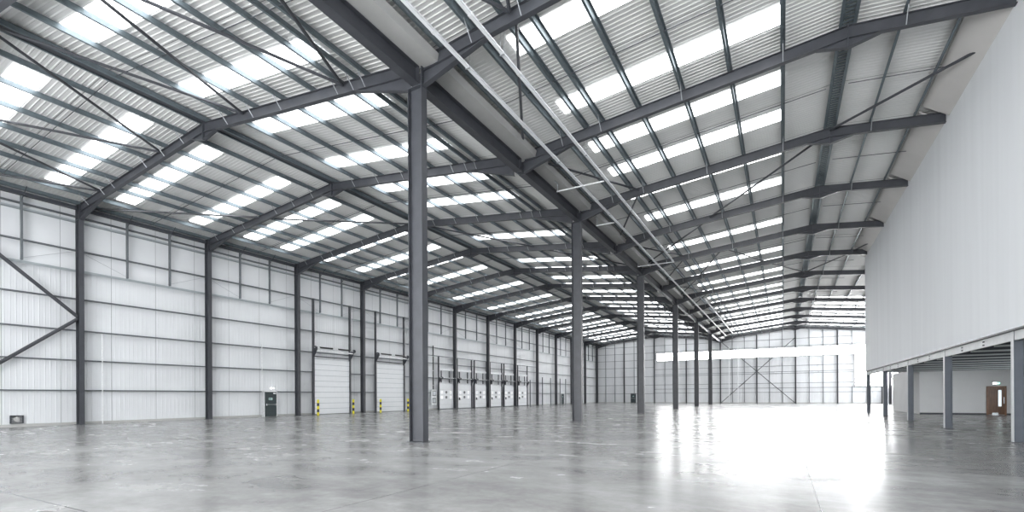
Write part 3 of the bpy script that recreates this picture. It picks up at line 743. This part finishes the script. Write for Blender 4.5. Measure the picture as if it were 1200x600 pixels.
for i, y in enumerate(YM):
    lab = ['thick dark mezzanine column under the white wall, nearest the camera', 'dark mezzanine column under the white wall, second from the camera', 'dark mezzanine column under the white wall, third from the camera',
           'dark mezzanine column under the white wall, fourth from the camera', 'slim mezzanine column below the far end of the white wall'][i]
    t = thing('mezzanine_column', lab, 'column', (XW + 0.21, y, 0), 'mezzanine columns')
    bm = BM(); add_box(bm, -0.14, -0.125, -0.10, 0.10, 0.02, 3.66); obj('outer_flange', bm, M_EDGE, t)  # outer flange given a paler colour than the rest of the column
    bm = BM()
    add_box(bm, 0.125, 0.14, -0.13, 0.13, 0.02, 3.66); add_box(bm, -0.125, 0.125, -0.006, 0.006, 0.02, 3.66)
    obj('shaft', bm, M_COLM, t)
    bm = BM(); add_box(bm, -0.2, 0.2, -0.2, 0.2, 0, 0.02); obj('base_plate', bm, M_STEELD, t)
    bm = BM(); add_box(bm, -0.12, 0.12, -0.135, -0.13 + 0.01, 3.38, 3.395); add_box(bm, -0.12, 0.12, -0.135, -0.125, 3.395, 3.64); obj('bearing_cleat', bm, M_COLM, t)
ys = [YN] + YM
for i in range(len(YM)):
    a, b = (ys[i] + 0.0 if i == 0 else ys[i] + 0.14), ys[i + 1] - 0.14
    t = obj('edge_channel', (lambda bm: (add_box(bm, XW + 0.09, XW + 0.10, a, b, 3.36, 3.66), add_box(bm, XW + 0.10, XW + 0.17, a, b, 3.36, 3.372), add_box(bm, XW + 0.10, XW + 0.17, a, b, 3.648, 3.66), bm)[-1])(BM()), M_EDGE)
    tag(t, f'pale zinc edge channel with bolt pairs under the white wall, {ORD[i]} length from the camera', 'beam', 'edge channels of the mezzanine')
    bm = BM(); add_tube(bm, (XW + 0.07, 0, 0), (XW + 0.09, 0, 0), 0.028, 8); boltm = mesh_of(bm, 'bolt')
    for k in ((1, 2) if i else range(4, 12)):
        yy = b - (b - a) * k / 3 if i else b - 2.63 * (k - 3)
        if yy < a: continue
        for dz in (3.44, 3.56):
            for dy in (-0.05, 0.05): c = obj('bolt', boltm, M_STEELD, t); c.location = (0, yy + dy, dz)
js = []
for i in range(4):
    for k in range(3): js.append(YM[i] + (YM[i + 1] - YM[i]) * k / 3)
js += [YM[0] - 2.63 * k for k in (1, 2)]
js.sort()
for i, y in enumerate(js):
    if y > 50.8: continue
    bm = BM(); x0, x1 = XW + 0.38, 15.9
    add_box(bm, x0, x1, y - 0.07, y + 0.07, 3.635, 3.65); add_box(bm, x0, x1, y - 0.005, y + 0.005, 3.42, 3.635)
    o = obj('mezzanine_joist', bm, M_STEELD); bm = BM(); add_box(bm, x0, x1, y - 0.07, y + 0.07, 3.36, 3.42); obj('bottom_flange', bm, M_JOIST, o); tag(o, f'pale steel joist beneath the mezzanine deck, {ORD[i]} from the camera', 'joist', 'mezzanine joists')
# wooden lobby door
t = thing('lobby_door', 'brown wooden door with tall vision slot under the mezzanine', 'door', (14.31, 50.97, 0))
bm = BM()
for s in (-1, 1): add_box(bm, s * 0.52 - 0.05, s * 0.52 + 0.05, -0.05, 0.03, 0, 2.2)
add_box(bm, -0.57, 0.57, -0.05, 0.03, 2.12, 2.2); obj('door_frame', bm, M_FRAMEW, t)
bm = BM(); add_box(bm, -0.47, 0.05, -0.03, 0.0, 0.02, 2.12); add_box(bm, 0.055, 0.47, -0.03, 0.0, 0.02, 2.12); lf = obj('door_leaf', bm, M_WOOD, t)
bm = BM(); add_box(bm, 0.10, 0.28, -0.035, -0.03, 0.65, 1.9); obj('vision_panel', bm, M_VISION, lf)
bm = BM(); add_box(bm, 0.40, 0.43, -0.075, -0.03, 0.85, 1.35); obj('pull_handle', bm, M_CHROME, lf)
bm = BM(); add_box(bm, -0.25, 0.1, -0.035, -0.03, 0.02, 0.16); obj('kick_plate', bm, M_CHROME, lf)
t = thing('exit_sign', 'small lit white and green exit sign above the wooden door', 'sign', (14.3, 50.95, 2.32))
bm = BM(); add_box(bm, -0.24, 0.24, -0.03, 0.03, 0, 0.2); obj('housing', bm, M_GALVL, t)
bm = BM(); add_box(bm, -0.2, 0.02, -0.04, -0.03, 0.03, 0.17); obj('white_panel', bm, M_SIGNW, t)
bm = BM(); add_box(bm, 0.06, 0.2, -0.04, -0.03, 0.04, 0.16); obj('green_panel', bm, M_SIGNG, t)

# ------------------------------------------------------------------ cable trays right of the middle row
def tray(x, z, y0, y1, lab):
    bm = BM(); w = 0.062
    add_box(bm, x - w, x + w, y0, y1, z, z + 0.006); add_box(bm, x - w, x - w + 0.006, y0, y1, z, z + 0.07); add_box(bm, x + w - 0.006, x + w, y0, y1, z, z + 0.07)
    o = obj('cable_tray', bm, M_DOORW); tag(o, lab, 'cable tray', 'cable trays')
    bm = BM(); add_box(bm, x - w - 0.01, x + w + 0.01, 0, 0.14, z - 0.006, z + 0.075); cm = mesh_of(bm, 'coupler'); y = y0 + 1
    while y < y1: c = obj('coupler', cm, M_GALVL, o); c.location = (0, y, 0); y += 3.0
    n = -1
    while n < 12:
        y = FY(n) + 0.2
        if y0 < y < y1:
            bm = BM()
            for s in (-1, 1): add_tube(bm, (x + s * (w + 0.012), y, z - 0.03), (x + s * (w + 0.012), y, zr(x) + 0.06), 0.007, 6)
            add_box(bm, x - w - 0.03, x + w + 0.03, y - 0.02, y + 0.02, z - 0.03, z - 0.008); obj('hanger', bm, M_WIRE, o)
        n += 1
tray(-9.3, 12.72, YN, 100.0, 'long pale cable tray hung closest to the middle columns')
tray(-7.95, 12.72, YN, 42.3, 'pale cable tray hung right of the long one, ending mid hall')
tray(-7.95, 12.82, 61.0, 98.0, 'pale cable tray starting again in the far half of the roof')
for i, (xa, xb, y, w) in enumerate(((-10.7, -8.05, 24.6, 'nearest the camera'), (-10.6, -9.4, 30.8, 'beyond the second middle column'), (-10.9, -7.85, 42.3, 'at the end of the shorter tray'))):
    bm = BM(); add_box(bm, xa, xb, y - 0.03, y + 0.03, 12.66, 12.71); o = obj('tray_arm', bm, M_GALVL); tag(o, f'pale bracket arm between valley beam and cable tray, {w}', 'bracket', 'tray bracket arms')
    bm = BM(); add_tube(bm, (xa + .05, y, 12.71), (xa + .05, y, 13.1), 0.03, 8); add_tube(bm, (xa + .05, y, 13.1), (xa + .05, y - .35, 13.1), 0.03, 8); obj('bent_pipe', bm, M_WIRE, o)

# ------------------------------------------------------------------ light, world, camera
w = bpy.data.worlds.new('overcast sky'); S.world = w; w.use_nodes = True
bg = w.node_tree.nodes['Background']; bg.inputs[0].default_value = (0.86, 0.92, 1.0, 1); bg.inputs[1].default_value = 1.0

F, CY, YAW, ROLL = 577.5, 464.53, 0.503, 0.005
cam = bpy.data.cameras.new('camera'); co = bpy.data.objects.new('camera', cam); C.objects.link(co); S.camera = co
cam.sensor_fit = 'HORIZONTAL'; cam.sensor_width = 36.0; cam.lens = F / 1200 * 36.0
cam.shift_y = (CY - 300) / 1200.0
cam.clip_start = 0.05; cam.clip_end = 400
co.matrix_world = Matrix.Translation((0, 0, 1.6)) @ Matrix.Rotation(YAW, 4, 'Z') @ Matrix.Rotation(math.pi / 2, 4, 'X') @ Matrix.Rotation(-ROLL, 4, 'Z')

S.view_settings.view_transform = 'Standard'; S.view_settings.look = 'None'
S.view_settings.exposure = 0.92; S.view_settings.gamma = 1.0; S.view_settings.use_curve_mapping = False
S.cycles.use_denoising = True
S.cycles.denoising_prefilter = 'ACCURATE'; S.cycles.denoising_input_passes = 'RGB_ALBEDO_NORMAL'
S.cycles.max_bounces = 8; S.cycles.diffuse_bounces = 5; S.cycles.glossy_bounces = 4
S.cycles.caustics_reflective = False; S.cycles.caustics_refractive = False
S.cycles.sample_clamp_indirect = 8.0
S.cycles.use_light_tree = True
